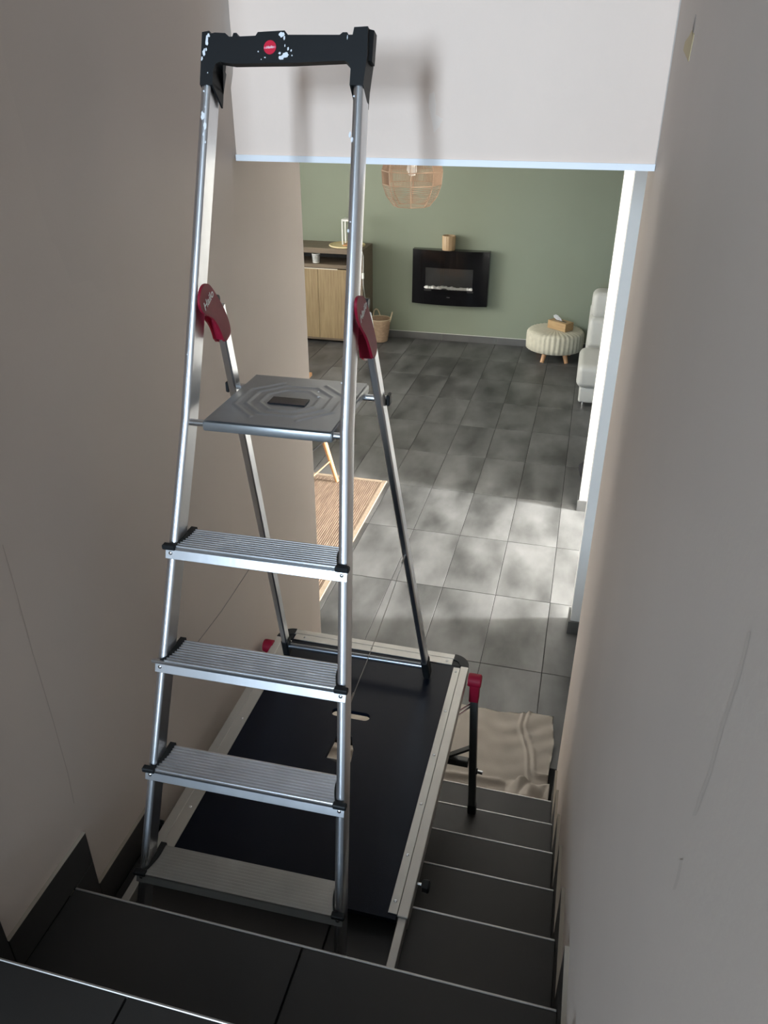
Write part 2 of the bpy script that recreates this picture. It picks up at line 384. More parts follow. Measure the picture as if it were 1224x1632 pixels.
# side rims: flange lying on the board and square tube outside it
def rim(name, lo_f, hi_f, lo_t, hi_t):
    o = pbox(name, lo_t, hi_t, ALUD, None, .0015); f = pbox('flange', lo_f, hi_f, ALUD, o, .0006); return o
zr = PZ-RH
rim('side_rim', (PX1-.046, PY0, PZ-.0034), (PX1-.0255, PY1-.062, PZ-.0005), (PX1-.025, PY0-.004, zr), (PX1, PY1-.052, PZ))
rim('side_rim', (PX0+.0255, PY0, PZ-.0034), (PX0+.056, PY1-.062, PZ-.0005), (PX0, PY0-.004, zr), (PX0+.025, PY1-.052, PZ))
rim('end_rim', (PX0+.058, PY1-.052, PZ-.0034), (PX1-.054, PY1-.0235, PZ-.0005), (PX0+.052, PY1-.023, zr), (PX1-.050, PY1, PZ))
rv = None
def rivet(x, y, z, parent, r=.0042):
    global rv
    p = W((x, y, z))
    if rv is None:
        bm = BM(); lathe(bm, [(r, 0), (r*.92, .0012), (r*.6, .0019), (r*.42, .0019), (r*.36, .0008), (.0001, .0008)], 12); rv = link('rivet', bm, STEEL, parent, True, p)
    else: share('rivet', rv, parent, p)
for y in (.952, 1.075, 1.23, 1.40, 1.575, 1.755):
    rivet(PX1-.036, y, PZ-.0005, pf); rivet(PX0+.041, y, PZ-.0005, pf)
for x in (-.49, -.26, -.012): rivet(x, PY1-.037, PZ-.0005, pf)
# black rounded corner pieces
for sx, cx in ((1, PX1), (-1, PX0)):
    bm = BM(); r = .052; ri = .024; cxx = cx - sx*r; cyy = PY1 - r; n = 8
    o_ = [(cxx+sx*r*math.cos(math.pi/2*i/n), cyy+r*math.sin(math.pi/2*i/n)) for i in range(n+1)]
    i_ = [(cxx+sx*ri*math.cos(math.pi/2*i/n), cyy+ri*math.sin(math.pi/2*i/n)) for i in range(n, -1, -1)]
    prism(bm, [W((*p, 0))[:2] for p in o_+i_], 'xy', zr-.001-pc.z, PZ+.0012-pc.z); link('corner_cap', bm, BLACKP, pf)
    bm = BM(); sq = [(cxx, cyy), (cx-sx*.026, cyy), (cxx+sx*.018, cyy+.018), (cxx, PY1-.026)]
    prism(bm, [W((*p, 0))[:2] for p in sq], 'xy', PZ-.012-pc.z, PZ-.0025-pc.z); link('corner_gusset', bm, BLACKP, pf)
# telescopic bars resting on the tread below the landing
for x in (PX1-.0125, PX0+.0125):
    t = pbox('telescopic_bar', (x-.0095, .742, nose(2)[1]+.0006), (x+.0095, PY0+.15, PZ-.006), ALUD, None, .0012)
    pbox('bar_end_plug', (x-.0085, .737, nose(2)[1]+.0012), (x+.0085, .7425, PZ-.008), BLACKP, t)
for x, s in ((PX1, 1), (PX0, -1)):
    bm = BM(); p0 = W((x, 1.02, PZ-.020))
    tube(bm, [p0, (p0[0]+s*.012, p0[1], p0[2])], .004, 10); sh = link('clamp_screw', bm, STEEL, pf, True)
    bm = BM(); n = 24
    rings = []
    for dx, rr in ((.010, .006), (.013, .013), (.026, .0145), (.029, .012), (.030, .004)):
        rings.append([(p0[0]+s*dx, p0[1]+rr*(1+.13*math.cos(5*2*math.pi*k/n))*math.cos(2*math.pi*k/n), p0[2]+rr*(1+.13*math.cos(5*2*math.pi*k/n))*math.sin(2*math.pi*k/n)) for k in range(n)])
    loft(bm, rings); link('clamp_knob', bm, BLACKP, sh, True)
# folding legs at the far end
zf = nose(5)[1]
for s, xt, xb in ((1, PX1+.028, .113), (-1, PX0-.012, PX0-.016)):
    xt2 = xt; ytop, ybot = 1.742, 1.707
    legw = .024
    def L(t): return Vector(W((xt2+(xb-xt2)*t, ytop+(ybot-ytop)*t, (PZ-.06)+(zf+.003-(PZ-.06))*t)))
    bm = BM(); bar(bm, L(0), L(.93), legw, legw, (1, 0, 0), .002); lg = link('folding_leg', bm, LEGM, pf)
    bm = BM(); bar(bm, L(.93), L(1), legw+.004, legw+.004, (1, 0, 0), .003); link('rubber_foot', bm, BLACKP, lg)
    # red hinge cover: cylinder head plus tapered sleeve
    bm = BM(); c = Vector(W((xt, ytop+.004, PZ-.014))); n = 20
    hw = .016 if s > 0 else .012
    rings = [[(c.x+dx, c.y+rr*math.cos(2*math.pi*k/n), c.z+rr*math.sin(2*math.pi*k/n)) for k in range(n)] for dx, rr in ((-hw-.006, .020), (-hw, .0215), (hw, .0215), (hw+.003, .018))]
    loft(bm, rings)
    box(bm, (c.x-hw+.001, c.y-.018, c.z-.078), (c.x+hw-.001, c.y+.017, c.z-.004), .003)
    link('hinge_cover', bm, RED, pf, True)
    bm = BM(); a, b = L(.60), L(.80)
    if s > 0:
        c0 = L(.64)
        tube(bm, [(c0.x+.010, c0.y, c0.z), (c0.x+.016, c0.y, c0.z)], .010, 12); k0 = link('pin_collar', bm, BLACKP, lg, True)
        bm = BM(); tube(bm, [(c0.x+.016, c0.y, c0.z), (c0.x+.033, c0.y-.002, c0.z)], .0065, 12); link('locking_pin', bm, CHROME, lg, True)
        bm = BM(); s0, s1 = L(.07), Vector(W((PX1-.012, 1.62, zr-.004)))
        tube(bm, [s0+Vector((-.010, -.012, 0)), s1], .003, 8); tube(bm, [s0+Vector((-.010, -.012, -.012)), s1+Vector((.004, .0, -.012))], .003, 8)
        link('folding_stay', bm, STEEL, pf, True)
# gusseted cross beam between the legs
zc = .552; xr_ = .088
bm = BM(); box(bm, W((PX0+.002, 1.706, zc-.014)), W((xr_, 1.728, zc+.014)), .002); link('leg_cross_beam', bm, LEGM, pf)
for s, x in ((1, xr_), (-1, PX0+.002)):
    bm = BM(); p = W((x, 1.717, zc)); o = W((x-s*.085, 1.717, zc+.002)); t = W((x+s*.002, 1.722, zc+.062))
    bar(bm, o, t, .018, .008, (0, 1, 0)); link('gusset', bm, LEGM, pf)

# ------------------------------------------------------------------ step ladder
AL, X0, Y0, Z0, PSI = .3443, -.2865, .7615, nose(2)[1], .02
ld_ = empty('step_ladder', (X0, Y0, Z0), PSI)
tag(ld_, 'tall aluminium step ladder with black handle bar and red hinge covers', 'ladder')
SA, CA = math.sin(AL), math.cos(AL)
def LP(a, s, n): return (a, s*SA + n*CA, s*CA - n*SA)
WS = [0, .5, 1.15, 1.85]; WW = [.2394, .211, .1704, .1496]; WF, DP = .0181, .0435
wid = lambda s: float(np.interp(s, WS, WW))
S1, SD = .1543, .2424
for sg in (-1, 1):
    bm = BM(); rings = []
    for s in (.018, .25, .5, .8, 1.15, 1.5, 1.775):
        w_ = wid(s); i_ = w_-WF; e = .0045; m_ = WF/2
        prof = [(i_, .003), (i_+.003, 0), (i_+m_-.002, -.0006), (i_+m_-.0012, .0008), (i_+m_+.0012, .0008), (i_+m_+.002, -.0006), (w_-e, 0), (w_-.0012, .0016), (w_, e), (w_, DP-.002), (w_-.002, DP), (i_+.002, DP), (i_, DP-.002)]
        rings.append([LP(sg*a, s, n) for a, n in prof])
    loft(bm, rings); rail = link('front_rail', bm, ALU, ld_, True)
    bm = BM()                                   # plastic foot
    vs = box(bm, (-.0125, -.026, -.010), (.0125, .026, .038), .003)
    M = Matrix.Translation(LP(sg*(wid(0)-WF/2), .0, DP/2)) @ Matrix.Rotation(-AL, 4, 'X')
    for v in bm.verts: v.co = M @ v.co
    dz = min(v.co.z for v in bm.verts)
    for v in bm.verts: v.co.z = max(v.co.z, .0006) if v.co.z < .02 else v.co.z
    link('foot', bm, BLACKP, rail)
# steps
for k in range(4):
    s = S1 + SD*k; w_ = wid(s); yf, zf_ = s*SA, s*CA; ti = w_-WF-.001
    zt = zf_+.0125; d0, d1 = yf-.008, yf+.070
    # ribbed tread profile swept across
    prof = [(d0, zt-.006), (d0, zt)]; nr = 10; smooth_top = (k == 0)
    for i in range(nr):
        c = d0+.005 + (d1-d0-.010)*i/(nr-1); rh = .0004 if smooth_top else .0028
        prof += [(c-.0016, zt), (c-.0010, zt+rh), (c+.0010, zt+rh), (c+.0016, zt)]
    prof += [(d1, zt), (d1, zt-.022), (d1-.002, zt-.022), (d1-.002, zt-.003), (d0+.004, zt-.003), (d0+.004, zt-.006)]
    xl, xr = -ti+.0, ti
    if k == 2: xl = -ti
    bm = BM(); prism(bm, prof, 'yz', xl, xr); stp = link('step', bm, ALUSHADE if k == 0 else ALU, ld_)
    bm = BM(); box(bm, (-w_-.002, yf-.0060, zf_-.0165), (w_+.002, yf-.0012, zf_+.0115), .0008)
    M = Matrix.Translation((0, yf, zf_)) @ Matrix.Rotation(-AL, 4, 'X') @ Matrix.Translation((0, -yf, -zf_))
    for v in bm.verts: v.co = M @ v.co
    link('front_flange', bm, ALUSHADE if k == 0 else ALU, stp)
    if k == 2:
        bm = BM(); box(bm, (-w_-.008, d0-.001, zt-.006), (-ti+.004, d0+.006, zt+.001), .0008); link('bare_tread_edge', bm, ALU, stp)
    for sg in (-1, 1):
        bm = BM(); n = 12
        p = Vector((sg*(w_-WF/2), yf-.0062, zf_-.003))
        rings = [[(p.x+rr*math.cos(2*math.pi*i/n), p.y-dy, p.z+rr*math.sin(2*math.pi*i/n)) for i in range(n)] for rr, dy in ((.0048, -.001), (.0046, .0008), (.003, .0022), (.0003, .0026))]
        loft(bm, rings); link('rivet', bm, STEEL, stp, True)
        # black end cap: curved strip along the rail and hook over the rail front
        bm = BM(); o = []
        xin = ti
        for i in range(9):
            t = i/8; y = d0+.004+(d1+.004-d0-.004)*t; x = xin+.001-.0135*math.sin(min(1, t*1.4)*math.pi/2)
            o.append((sg*x, y))
        o += [(sg*(xin+.0009), d1+.004), (sg*(xin+.0009), d0+.014), (sg*(xin+.009), d0+.004)]
        prism(bm, o, 'xy', zt-.010, zt+.0034); cap = link('end_cap', bm, BLACKP, stp)
        if not (k == 2 and sg < 0):
            bm = BM(); box(bm, (sg*(w_-WF-.004), yf-.012, zt-.006), (sg*(w_+.006), yf+.002, zt+.005), .002); link('end_cap_hook', bm, BLACKP, stp)
# folding deck
DZ, DX0, DX1, DY0, DY1 = 1.083, -.124, .140, .383, .668
bm = BM(); box(bm, (DX0, DY0, DZ-.0245), (DX1, DY1, DZ-.004), .005, 2); dk = link('deck', bm, DECKM, ld_, True)
# pressed top sheet: height field with raised octagon ribs
NX, NY = 90, 96; cxd, cyd = (DX0+DX1)/2, (DY0+DY1)/2; hx, hy = (DX1-DX0)/2, (DY1-DY0)/2
def octd(x, y):
    ax, ay = abs(x)/1.0, abs(y)/1.0
    return max(ax, ay, (ax+ay)*.70)
bm = BM(); V = []
for j in range(NY+1):
    row = []
    for i in range(NX+1):
        x = -hx+.004+(2*hx-.008)*i/NX; y = -hy+.004+(2*hy-.008)*j/NY
        d = octd(x, y); h = 0
        for c in (.058, .082, .104):
            ang = math.atan2(y, x)
            if c == .104 and abs(abs(math.degrees(ang)) - 90) < 24: continue
            h += .0021*math.exp(-((d-c)/.0036)**2)
        for sx in (-1, 1):                                     # triangles at the sides and front/back
            px_, py_ = x, y-sx*.118
            if abs(py_) < .02 and abs(px_) < .055: h += 0
        e = min(hx-abs(x), hy-abs(y)); h *= min(1, max(0, (e-.006)/.01))
        edge = -.003*max(0, 1-e/.006)**2
        row.append(bm.verts.new((cxd+x, cyd+y, DZ-.0018+h+edge)))
    V.append(row)
for j in range(NY):
    for i in range(NX): bm.faces.new((V[j][i], V[j][i+1], V[j+1][i+1], V[j+1][i]))
link('pressed_top', bm, DECKM, dk, 'all')
bm = BM(); vs = box(bm, (cxd-.040, cyd-.029, DZ-.001), (cxd+.040, cyd+.009, DZ+.0012), .0015); link('deck_label', bm, mat('black_label', (.012, .014, .02), .15), dk)
for a, b, r in ((-.033, -.016, .0035), (-.005, -.008, .0022), (.010, -.012, .0022)):
    pass
bm = BM(); tube(bm, [(-wid(1.14)+.002, DY0+.013, DZ-.013), (wid(1.14)-.002, DY0+.013, DZ-.013)], .0068, 16); link('front_axle', bm, STEEL, ld_, True)
bm = BM(); tube(bm, [(-.168, .627, DZ-.020), (.196, .627, DZ-.020)], .0075, 16); ax = link('rear_axle', bm, STEEL, ld_, True)
for x in (-.172, .193): boxobj('axle_cap', (x-.004, .616, DZ-.032), (x+.004, .640, DZ-.008), BLACKP, ax, .002)
bm = BM(); box(bm, (DX0+.01, DY1-.034, DZ-.030), (DX1-.01, DY1-.010, DZ-.019), .002); link('axle_clip', bm, BLACKP, dk)
# rear legs with crossbar and hinge covers
tops = {-1: Vector((-.135, .536, 1.262)), 1: Vector((.167, .536, 1.262))}
feet = {-1: Vector((-.208, .950, .051)), 1: Vector((.247, .950, .051))}
legs = {}
for sg in (-1, 1):
    bm = BM(); bar(bm, feet[sg]+(tops[sg]-feet[sg])*.045, tops[sg], .017, .030, (1, 0, 0), .003); legs[sg] = link('rear_leg', bm, ALU, ld_)
    bm = BM(); bar(bm, feet[sg], feet[sg]+(tops[sg]-feet[sg])*.060, .0215, .035, (1, 0, 0), .004)
    for v in bm.verts: v.co.z = max(v.co.z, PZ-.003-Z0)
    link('rear_foot', bm, BLACKP, legs[sg])
    bm = BM(); t = feet[sg]+(tops[sg]-feet[sg])*.075; box(bm, (t.x-.006, t.y-.010, t.z-.009), (t.x+.006, t.y+.010, t.z+.009), .002); link('crossbar_rivet', bm, STEEL, legs[sg])
def onleg(sg, t): return feet[sg]+(tops[sg]-feet[sg])*t
bm = BM(); tube(bm, [onleg(-1, .036)+Vector((.004, -.004, 0)), onleg(1, .036)+Vector((-.004, -.004, 0))], .0095, 14); link('rear_crossbar', bm, mat('dark_steel_tube', (.22, .24, .27), .25, .9), ld_, True)
def to_local(px, py, X): q = at(px, py, 'x', X); c, s = math.cos(PSI), math.sin(PSI); dx, dy = q.x-X0, q.y-Y0; return (-dx*s+dy*c, q.z-Z0)
CL = [(225, 95), (180, 120), (150, 180), (135, 260), (130, 340), (150, 430), (185, 480), (220, 500), (270, 520), (330, 560), (380, 640), (430, 740), (470, 860), (500, 840), (555, 750), (545, 650), (520, 560), (480, 460), (430, 360), (360, 240), (300, 150), (260, 105)]
CLI = [(215, 505), (213, 570), (260, 630), (300, 710), (340, 852), (420, 855), (440, 780), (360, 600), (280, 520)]
CLS = [(500, 835), (550, 750), (540, 650), (515, 560), (475, 460), (425, 360), (355, 240), (297, 155), (225, 100), (155, 180), (140, 300), (160, 420), (240, 330), (320, 350), (400, 480), (450, 620), (480, 760)]
CR = [(240, 210), (205, 220), (185, 260), (180, 350), (200, 470), (240, 560), (300, 650), (350, 800), (380, 910), (410, 850), (425, 770), (400, 640), (370, 520), (330, 380), (290, 260), (265, 220)]
CRI = [(215, 540), (232, 700), (243, 850), (270, 918), (335, 905), (320, 780), (250, 570)]
CRS = [(385, 900), (420, 770), (395, 640), (365, 520), (325, 380), (285, 262), (240, 215), (205, 225), (188, 262), (184, 350), (202, 460), (260, 420), (310, 520), (350, 640), (370, 760)]
def smooth2(p, it=2):
    for _ in range(it):
        q = []
        for i in range(len(p)):
            a, b = p[i], p[(i+1) % len(p)]; q += [(.75*a[0]+.25*b[0], .75*a[1]+.25*b[1]), (.25*a[0]+.75*b[0], .25*a[1]+.75*b[1])]
        p = q
    return p
def text_mesh(name, body, size, depth, material, parent, M):
    cu = bpy.data.curves.new(name, 'FONT'); cu.body = body; cu.size = size; cu.extrude = depth; cu.align_x = 'CENTER'; cu.align_y = 'CENTER'; cu.shear = .18; cu.offset = size*.008
    cu.resolution_u = 3
    t = bpy.data.objects.new(name+'_tmp', cu); COL.objects.link(t)
    dg = bpy.context.evaluated_depsgraph_get(); me = bpy.data.meshes.new_from_object(t.evaluated_get(dg)); bpy.data.objects.remove(t, do_unlink=True)
    me.transform(M); me.materials.clear(); me.materials.append(material)
    o = bpy.data.objects.new(name, me); COL.objects.link(o); o.parent = parent; return o
for sg, xc in ((-1, -.137), (1, .167)):
    if sg < 0: cv = lambda P, X: [to_local(300+a*.1225, 440+c*.1225, X) for a, c in P]; o2, i2, s2 = cv(CL, -.4195), cv(CLI, -.447), cv(CLS, -.4195)
    else: cv = lambda P, X: [to_local(540+a*.14706, 440+c*.14706, X) for a, c in P]; o2, i2, s2 = cv(CR, -.1145), cv(CRI, -.142), cv(CRS, -.1145)
    bm = BM(); prism(bm, smooth2(o2), 'yz', xc+.0105, xc+.0155); hc = link('hinge_cover', bm, RED, ld_)
    bm = BM(); prism(bm, smooth2(i2, 1), 'yz', xc-.0140, xc-.0100); link('inner_cheek', bm, mat('bright_red_plastic', srgb(178, 18, 48), .35), hc)
    s2 = [(y, z) for y, z in s2 if y > .513]
    bm = BM(); prism(bm, s2, 'yz', xc-.0140, xc+.0112); link('cover_spine', bm, RED, hc)
    R3 = Matrix(((0, 0, 1, 0), (1, 0, 0, 0), (0, 1, 0, 0), (0, 0, 0, 1)))       # text x -> y, text y -> z, normal -> +x
    ty, tz = to_local(330.5, 478.5, -.4195) if sg < 0 else to_local(578, 497, -.1145)
    M = Matrix.Translation((xc+.0156, ty, tz)) @ Matrix.Rotation(math.radians(26), 4, 'X') @ R3
    text_mesh('lettering', 'Hailo', .0225, .0004, WPRINT, hc, M)
    py_, pz_ = to_local(325, 480, -.4195) if sg < 0 else to_local(574, 488, -.1145)
    py_ = max(py_, .516); pz_ -= .012
    bm = BM(); tube(bm, [(xc-.013, py_, pz_), (xc+.012, py_, pz_)], .009, 14); link('pivot_boss', bm, BLACKP, hc, True)
    # bracket tying pivot to the front rail
    s_ = 1.352; pr_ = LP(sg*(wid(s_)-WF/2), s_, DP-.004)
    bm = BM(); bar(bm, pr_, (xc, py_, pz_), .012, .018, (1, 0, 0), .002); link('pivot_bracket', bm, STEEL, hc)
# black sleeve on the left rail below the deck joint
bm = BM()
# top handle bar
tb = BM(); wT = .1505
up_out = [(-wT-.002, 1.840), (-wT+.012, 1.842), (-wT+.013, 1.837), (-.128, 1.839), (-.108, 1.838), (-.1, 1.832), (-.094, 1.832), (-.092, 1.838), (-.086, 1.838), (-.083, 1.832), (-.050, 1.833), (-.046, 1.839), (.004, 1.841), (.010, 1.834), (.105, 1.833), (.110, 1.837), (.118, 1.837), (.121, 1.833), (.128, 1.833), (.130, 1.845), (wT+.004, 1.846), (wT+.006, 1.80)]
lo_out = [(wT+.0022, 1.752), (wT-WF-.004, 1.752), (wT-WF-.004, 1.778), (wT-WF-.008, 1.788), (wT-WF-.016, 1.7915), (.02, 1.788), (-.09, 1.787), (-wT+WF+.016, 1.7905), (-wT+WF+.008, 1.787), (-wT+WF+.004, 1.776), (-wT+WF+.004, 1.752), (-wT-.0025, 1.752)]
prof = up_out+lo_out
va = [tb.verts.new(LP(a, s, -.0035)) for a, s in prof]; vb = [tb.verts.new(LP(a, s, (DP+.002) if abs(a) > wT-WF-.012 else .012)) for a, s in prof]
tb.faces.new(va); tb.faces.new(vb[::-1])
for i in range(len(prof)): tb.faces.new((va[i], vb[i], vb[(i+1) % len(prof)], va[(i+1) % len(prof)]))
bmesh.ops.triangulate(tb, faces=[f for f in tb.faces if len(f.verts) > 4])
hb = link('handle_bar', tb, BLACKP, ld_)
# longer inner and outer skirts of the sleeves, side rib on the right sleeve
for sg in (-1, 1):
    bm = BM(); i_ = wT-WF
    for a0, a1 in ((i_-.004, i_-.0005), (wT+.0005, wT+.0025)):
        pr_ = [(-.002, 1.756), (-.002, 1.752), (DP+.002, 1.728), (DP+.002, 1.756)]
        A = [bm.verts.new(LP(sg*a0, s, n)) for n, s in pr_]; B = [bm.verts.new(LP(sg*a1, s, n)) for n, s in pr_]
        bm.faces.new(A); bm.faces.new(B[::-1])
        for q in range(4): bm.faces.new((A[q], B[q], B[(q+1) % 4], A[(q+1) % 4]))
    link('sleeve_skirt', bm, BLACKP, hb)
bm = BM(); pr_ = [(wT+.003, .004), (wT+.012, .010), (wT+.012, .030), (wT+.003, .034)]
A = [bm.verts.new(LP(a, 1.795, n)) for a, n in pr_]; B = [bm.verts.new(LP(a, 1.845, n)) for a, n in pr_]
bm.faces.new(A[::-1]); bm.faces.new(B)
for q in range(4): bm.faces.new((A[q], A[(q+1) % 4], B[(q+1) % 4], B[q]))
link('hook_rib', bm, BLACKP, hb)
def on_front(bm, poly, n0, n1):
    A = [bm.verts.new(LP(a, s, n0)) for a, s in poly]; B = [bm.verts.new(LP(a, s, n1)) for a, s in poly]
    bm.faces.new(B)
    for q in range(len(poly)): bm.faces.new((A[q], A[(q+1) % len(poly)], B[(q+1) % len(poly)], B[q]))
bm = BM(); on_front(bm, [(-.0215+.0115*math.cos(2*math.pi*i/28), 1.8135+.0115*math.sin(2*math.pi*i/28)) for i in range(28)], -.0034, -.0046); bd = link('badge', bm, REDB, hb)
bm = BM(); on_front(bm, [(-.0215+x_, 1.8135+y_) for x_, y_ in ((-.011, .0005), (.0105, .002), (.0105, -.0015), (-.011, -.0028))], -.0044, -.0048); link('badge_band', bm, mat('pink_badge_band', srgb(225, 120, 140), .4), bd)
M = Matrix.Translation(LP(-.0215, 1.8135, -.0049)) @ Matrix(((1, 0, 0, 0), (0, SA, -CA, 0), (0, CA, SA, 0), (0, 0, 0, 1))) @ Matrix.Rotation(math.radians(4), 4, 'Z')
text_mesh('badge_lettering', 'Hailo', .0062, .0002, WPRINT, bd, M)
# white paint splatters
def splat(parent, spots, n_):
    for a, s, r, ax_, ay_ in spots:
        bm = BM(); on_front(bm, blob_poly(a, s, r, 13, .45, ax_, ay_), n_+.0006, n_-.0005)
        link('paint_splatter', bm, SPLAT, parent)
sp = [(-.001, 1.834, .007, .9, .8), (.004, 1.829, .003, .7, 1.4), (.008, 1.801, .009, .9, .6), (.001, 1.797, .007, 1, .6), (.012, 1.811, .003, .6, 1.3), (.018, 1.808, .0022, .8, 1.2), (-.003, 1.804, .003, 1, .8), (-.030, 1.797, .0022, 1, .6), (.020, 1.800, .0016, 1, 1), (.006, 1.816, .0018, .6, 1.8),
      (-.1425, 1.825, .007, .5, 1.5), (-.147, 1.806, .006, .6, 1.5), (-.1395, 1.834, .004, .8, 1), (-.1505, 1.796, .0035, .6, 1.4), (-.143, 1.811, .003, .7, 1.2), (.119, 1.829, .0025, .4, 2), (-.0435, 1.807, .0017, 1, 1), (-.037, 1.794, .0012, 1, 1), (-.1385, 1.772, .0014, 1, 1)]
splat(hb, sp, -.0034)
rails = [c for c in ld_.children if c.name.startswith('front_rail')]
splat(rails[0], [(-.1465, 1.700, .006, .7, 1.7), (-.1415, 1.683, .005, .7, 1.8), (-.1435, 1.668, .003, .8, 1.3), (-.139, 1.655, .002, .8, 1.3), (-.146, 1.742, .002, 1, 1), (-.142, 1.716, .0015, 1, 1), (-.150, 1.46, .0015, 1, 1), (-.160, 1.27, .0015, 1, 1)], -.0003)
splat(rails[1], [(.1345, 1.672, .0045, .6, 1.5), (.1385, 1.664, .004, .6, 1.2), (.137, 1.735, .002, 1, 1), (.143, 1.51, .003, .7, 1.5), (.146, 1.525, .0016, 1, 1), (.150, 1.24, .0015, 1, 1)], -.0003)
for x_, y_, r in ((.022, .030, .0035), (.012, .060, .0018), (-.030, -.006, .002)):
    bm = BM(); lathe(bm, [(r, 0), (r*.8, .0006), (.0002, .0008)], 9, (cxd+x_+.03, cyd+y_, DZ-.0005)); link('paint_splatter', bm, SPLAT, dk)
# safety cords
for sg, s_ in ((1, .60), ):
    a = onleg(1, .455)+Vector((.0, -.018, 0)); b = Vector(LP(wid(.60)-.004, .60, DP+.002))
    bm = BM(); mid = (a+b)/2+Vector((0, 0, -.012)); tube(bm, [a, (a+mid)/2+Vector((0, 0, -.003)), mid, (b+mid)/2+Vector((0, 0, -.003)), b], 0.0009, 6); cw = link('safety_cord', bm, WIRE, ld_, True)
    for p in (a, b):
        bm = BM(); d = (b-a).normalized()*(1 if p == a else -1); tube(bm, [p-d*.004, p+d*.03], .0024, 8); link('cord_sleeve', bm, WIRE, cw, True)
a = onleg(-1, .425)+Vector((0, -.018, 0)); b = Vector(LP(-wid(.58)+.004, .58, DP+.002)); bm = BM(); tube(bm, [a, (a+b)/2+Vector((0, 0, -.012)), b], .0011, 6); link('safety_cord', bm, WIRE, ld_, True)
# ------------------------------------------------------------------ drop cloth at the foot of the stairs
cx0, cx1, cy0, cy1 = -.605, .372, 1.990, 2.585
NXc, NYc = 170, 110
def cloth_h(x, y):
    h = .006
    # soft wrinkles
    h += .0022*math.sin(x*33+5*math.sin(y*9))*math.sin(y*21+3*math.sin(x*7)) + .0016*math.sin(y*70+4*math.sin(x*11)) + .0012*math.sin(x*61+y*48)
    # long fold ridge parallel to the bottom step
    yr = 2.155+.010*math.sin(x*9); h += .016*math.exp(-((y-yr)/.016)**2)*(1 if x < .17 else max(0, 1-(x-.17)/.05))
    h += .012*math.exp(-((y-2.03-.02*math.sin(x*7))/.02)**2)
    # doubled-over layer along the wall side
    ex = .244+.006*math.sin(y*22)+.22*max(0, 2.49-y); ey = 2.215
    rr = .035
    dx, dy = x-ex, y-ey
    if dx > 0 and dy > 0:
        d = min(dx, dy) if not (dx < rr and dy < rr) else rr-math.hypot(rr-dx, rr-dy)
        h += .017*max(0, min(1, d/.012)) + .006*math.exp(-((d-.010)/.008)**2)
    h += .009*math.exp(-((x-ex+.012)/.007)**2)*(1 if y > 2.2 else 0)
    # crumpled corner
    if x > .20 and y < 2.19:
        t = min(1, (x-.20)/.05)*min(1, (2.19-y)/.04)
        h += t*(.022+.038*abs(math.sin((x*.9+y*.35)*30))**1.5+.018*abs(math.sin((x-.6*y)*41)))
    if x < -.15: h *= 1.15
    return h
bm = BM(); V = []
for j in range(NYc+1):
    row = []
    for i in range(NXc+1):
        u_, v_ = i/NXc, j/NYc
        yfar = cy1 - .05*(1-u_)*.6 + .006*math.sin(u_*23)
        y = cy0 + (yfar-cy0)*v_; x = cx0 + (cx1+.006*math.sin(y*19)*(1 if v_ > .3 else 0)-cx0)*u_
        row.append(bm.verts.new((x, y, cloth_h(x, y))))
    V.append(row)
for j in range(NYc):
    for i in range(NXc): bm.faces.new((V[j][i], V[j][i+1], V[j+1][i+1], V[j+1][i]))
bmesh.ops.solidify(bm, geom=bm.faces[:], thickness=.0025)
zmin = min(v.co.z for v in bm.verts)
for v in bm.verts: v.co.z = v.co.z - zmin + .0006
tag(link('drop_cloth', bm, CLOTH, None, 'all'), 'creased beige cotton drop cloth spread at the foot of the stairs', 'cloth')

# ------------------------------------------------------------------ electric wall fireplace
fp = empty('wall_fireplace', (-1.125, YB-.001, .42)); tag(fp, 'black glass electric fireplace hung on the green wall', 'fireplace')
fw, fh, fd = .815, .563, .135
def curve_y(x): return -fd + .045*(x/(fw/2))**2
n = 24; bm = BM()
xs = [-fw/2+fw*i/n for i in range(n+1)]
wx0, wx1, wz0, wz1 = -.262, .246, .165, .385
front = []
# housing behind the glass
boxobj('housing', (-fw/2+.03, -.075, .03), (fw/2-.03, 0, fh-.02), EMBER, fp, .004)
# curved glass built as four strips round the firebox opening, plus tinted window
def strip(x0, x1, z0, z1, mt, name, off=0., th=.006):
    bm = BM(); k = max(2, int((x1-x0)/.03)); X = [x0+(x1-x0)*i/k for i in range(k+1)]
    rings = [[(x, curve_y(x)+off, z0), (x, curve_y(x)+off, z1), (x, curve_y(x)+off+th, z1), (x, curve_y(x)+off+th, z0)] for x in X]
    loft(bm, rings); return link(name, bm, mt, fp, True)
bm = BM(); outer_ = [(-fw/2+fw*i/n, 0) for i in range(n+1)]
for x0, x1, z0, z1 in ((-fw/2, wx0, 0, fh), (wx1, fw/2, 0, fh), (wx0, wx1, 0, wz0), (wx0, wx1, wz1, fh)):
    strip(x0, x1, z0, z1, BGLASS, 'glass_panel')
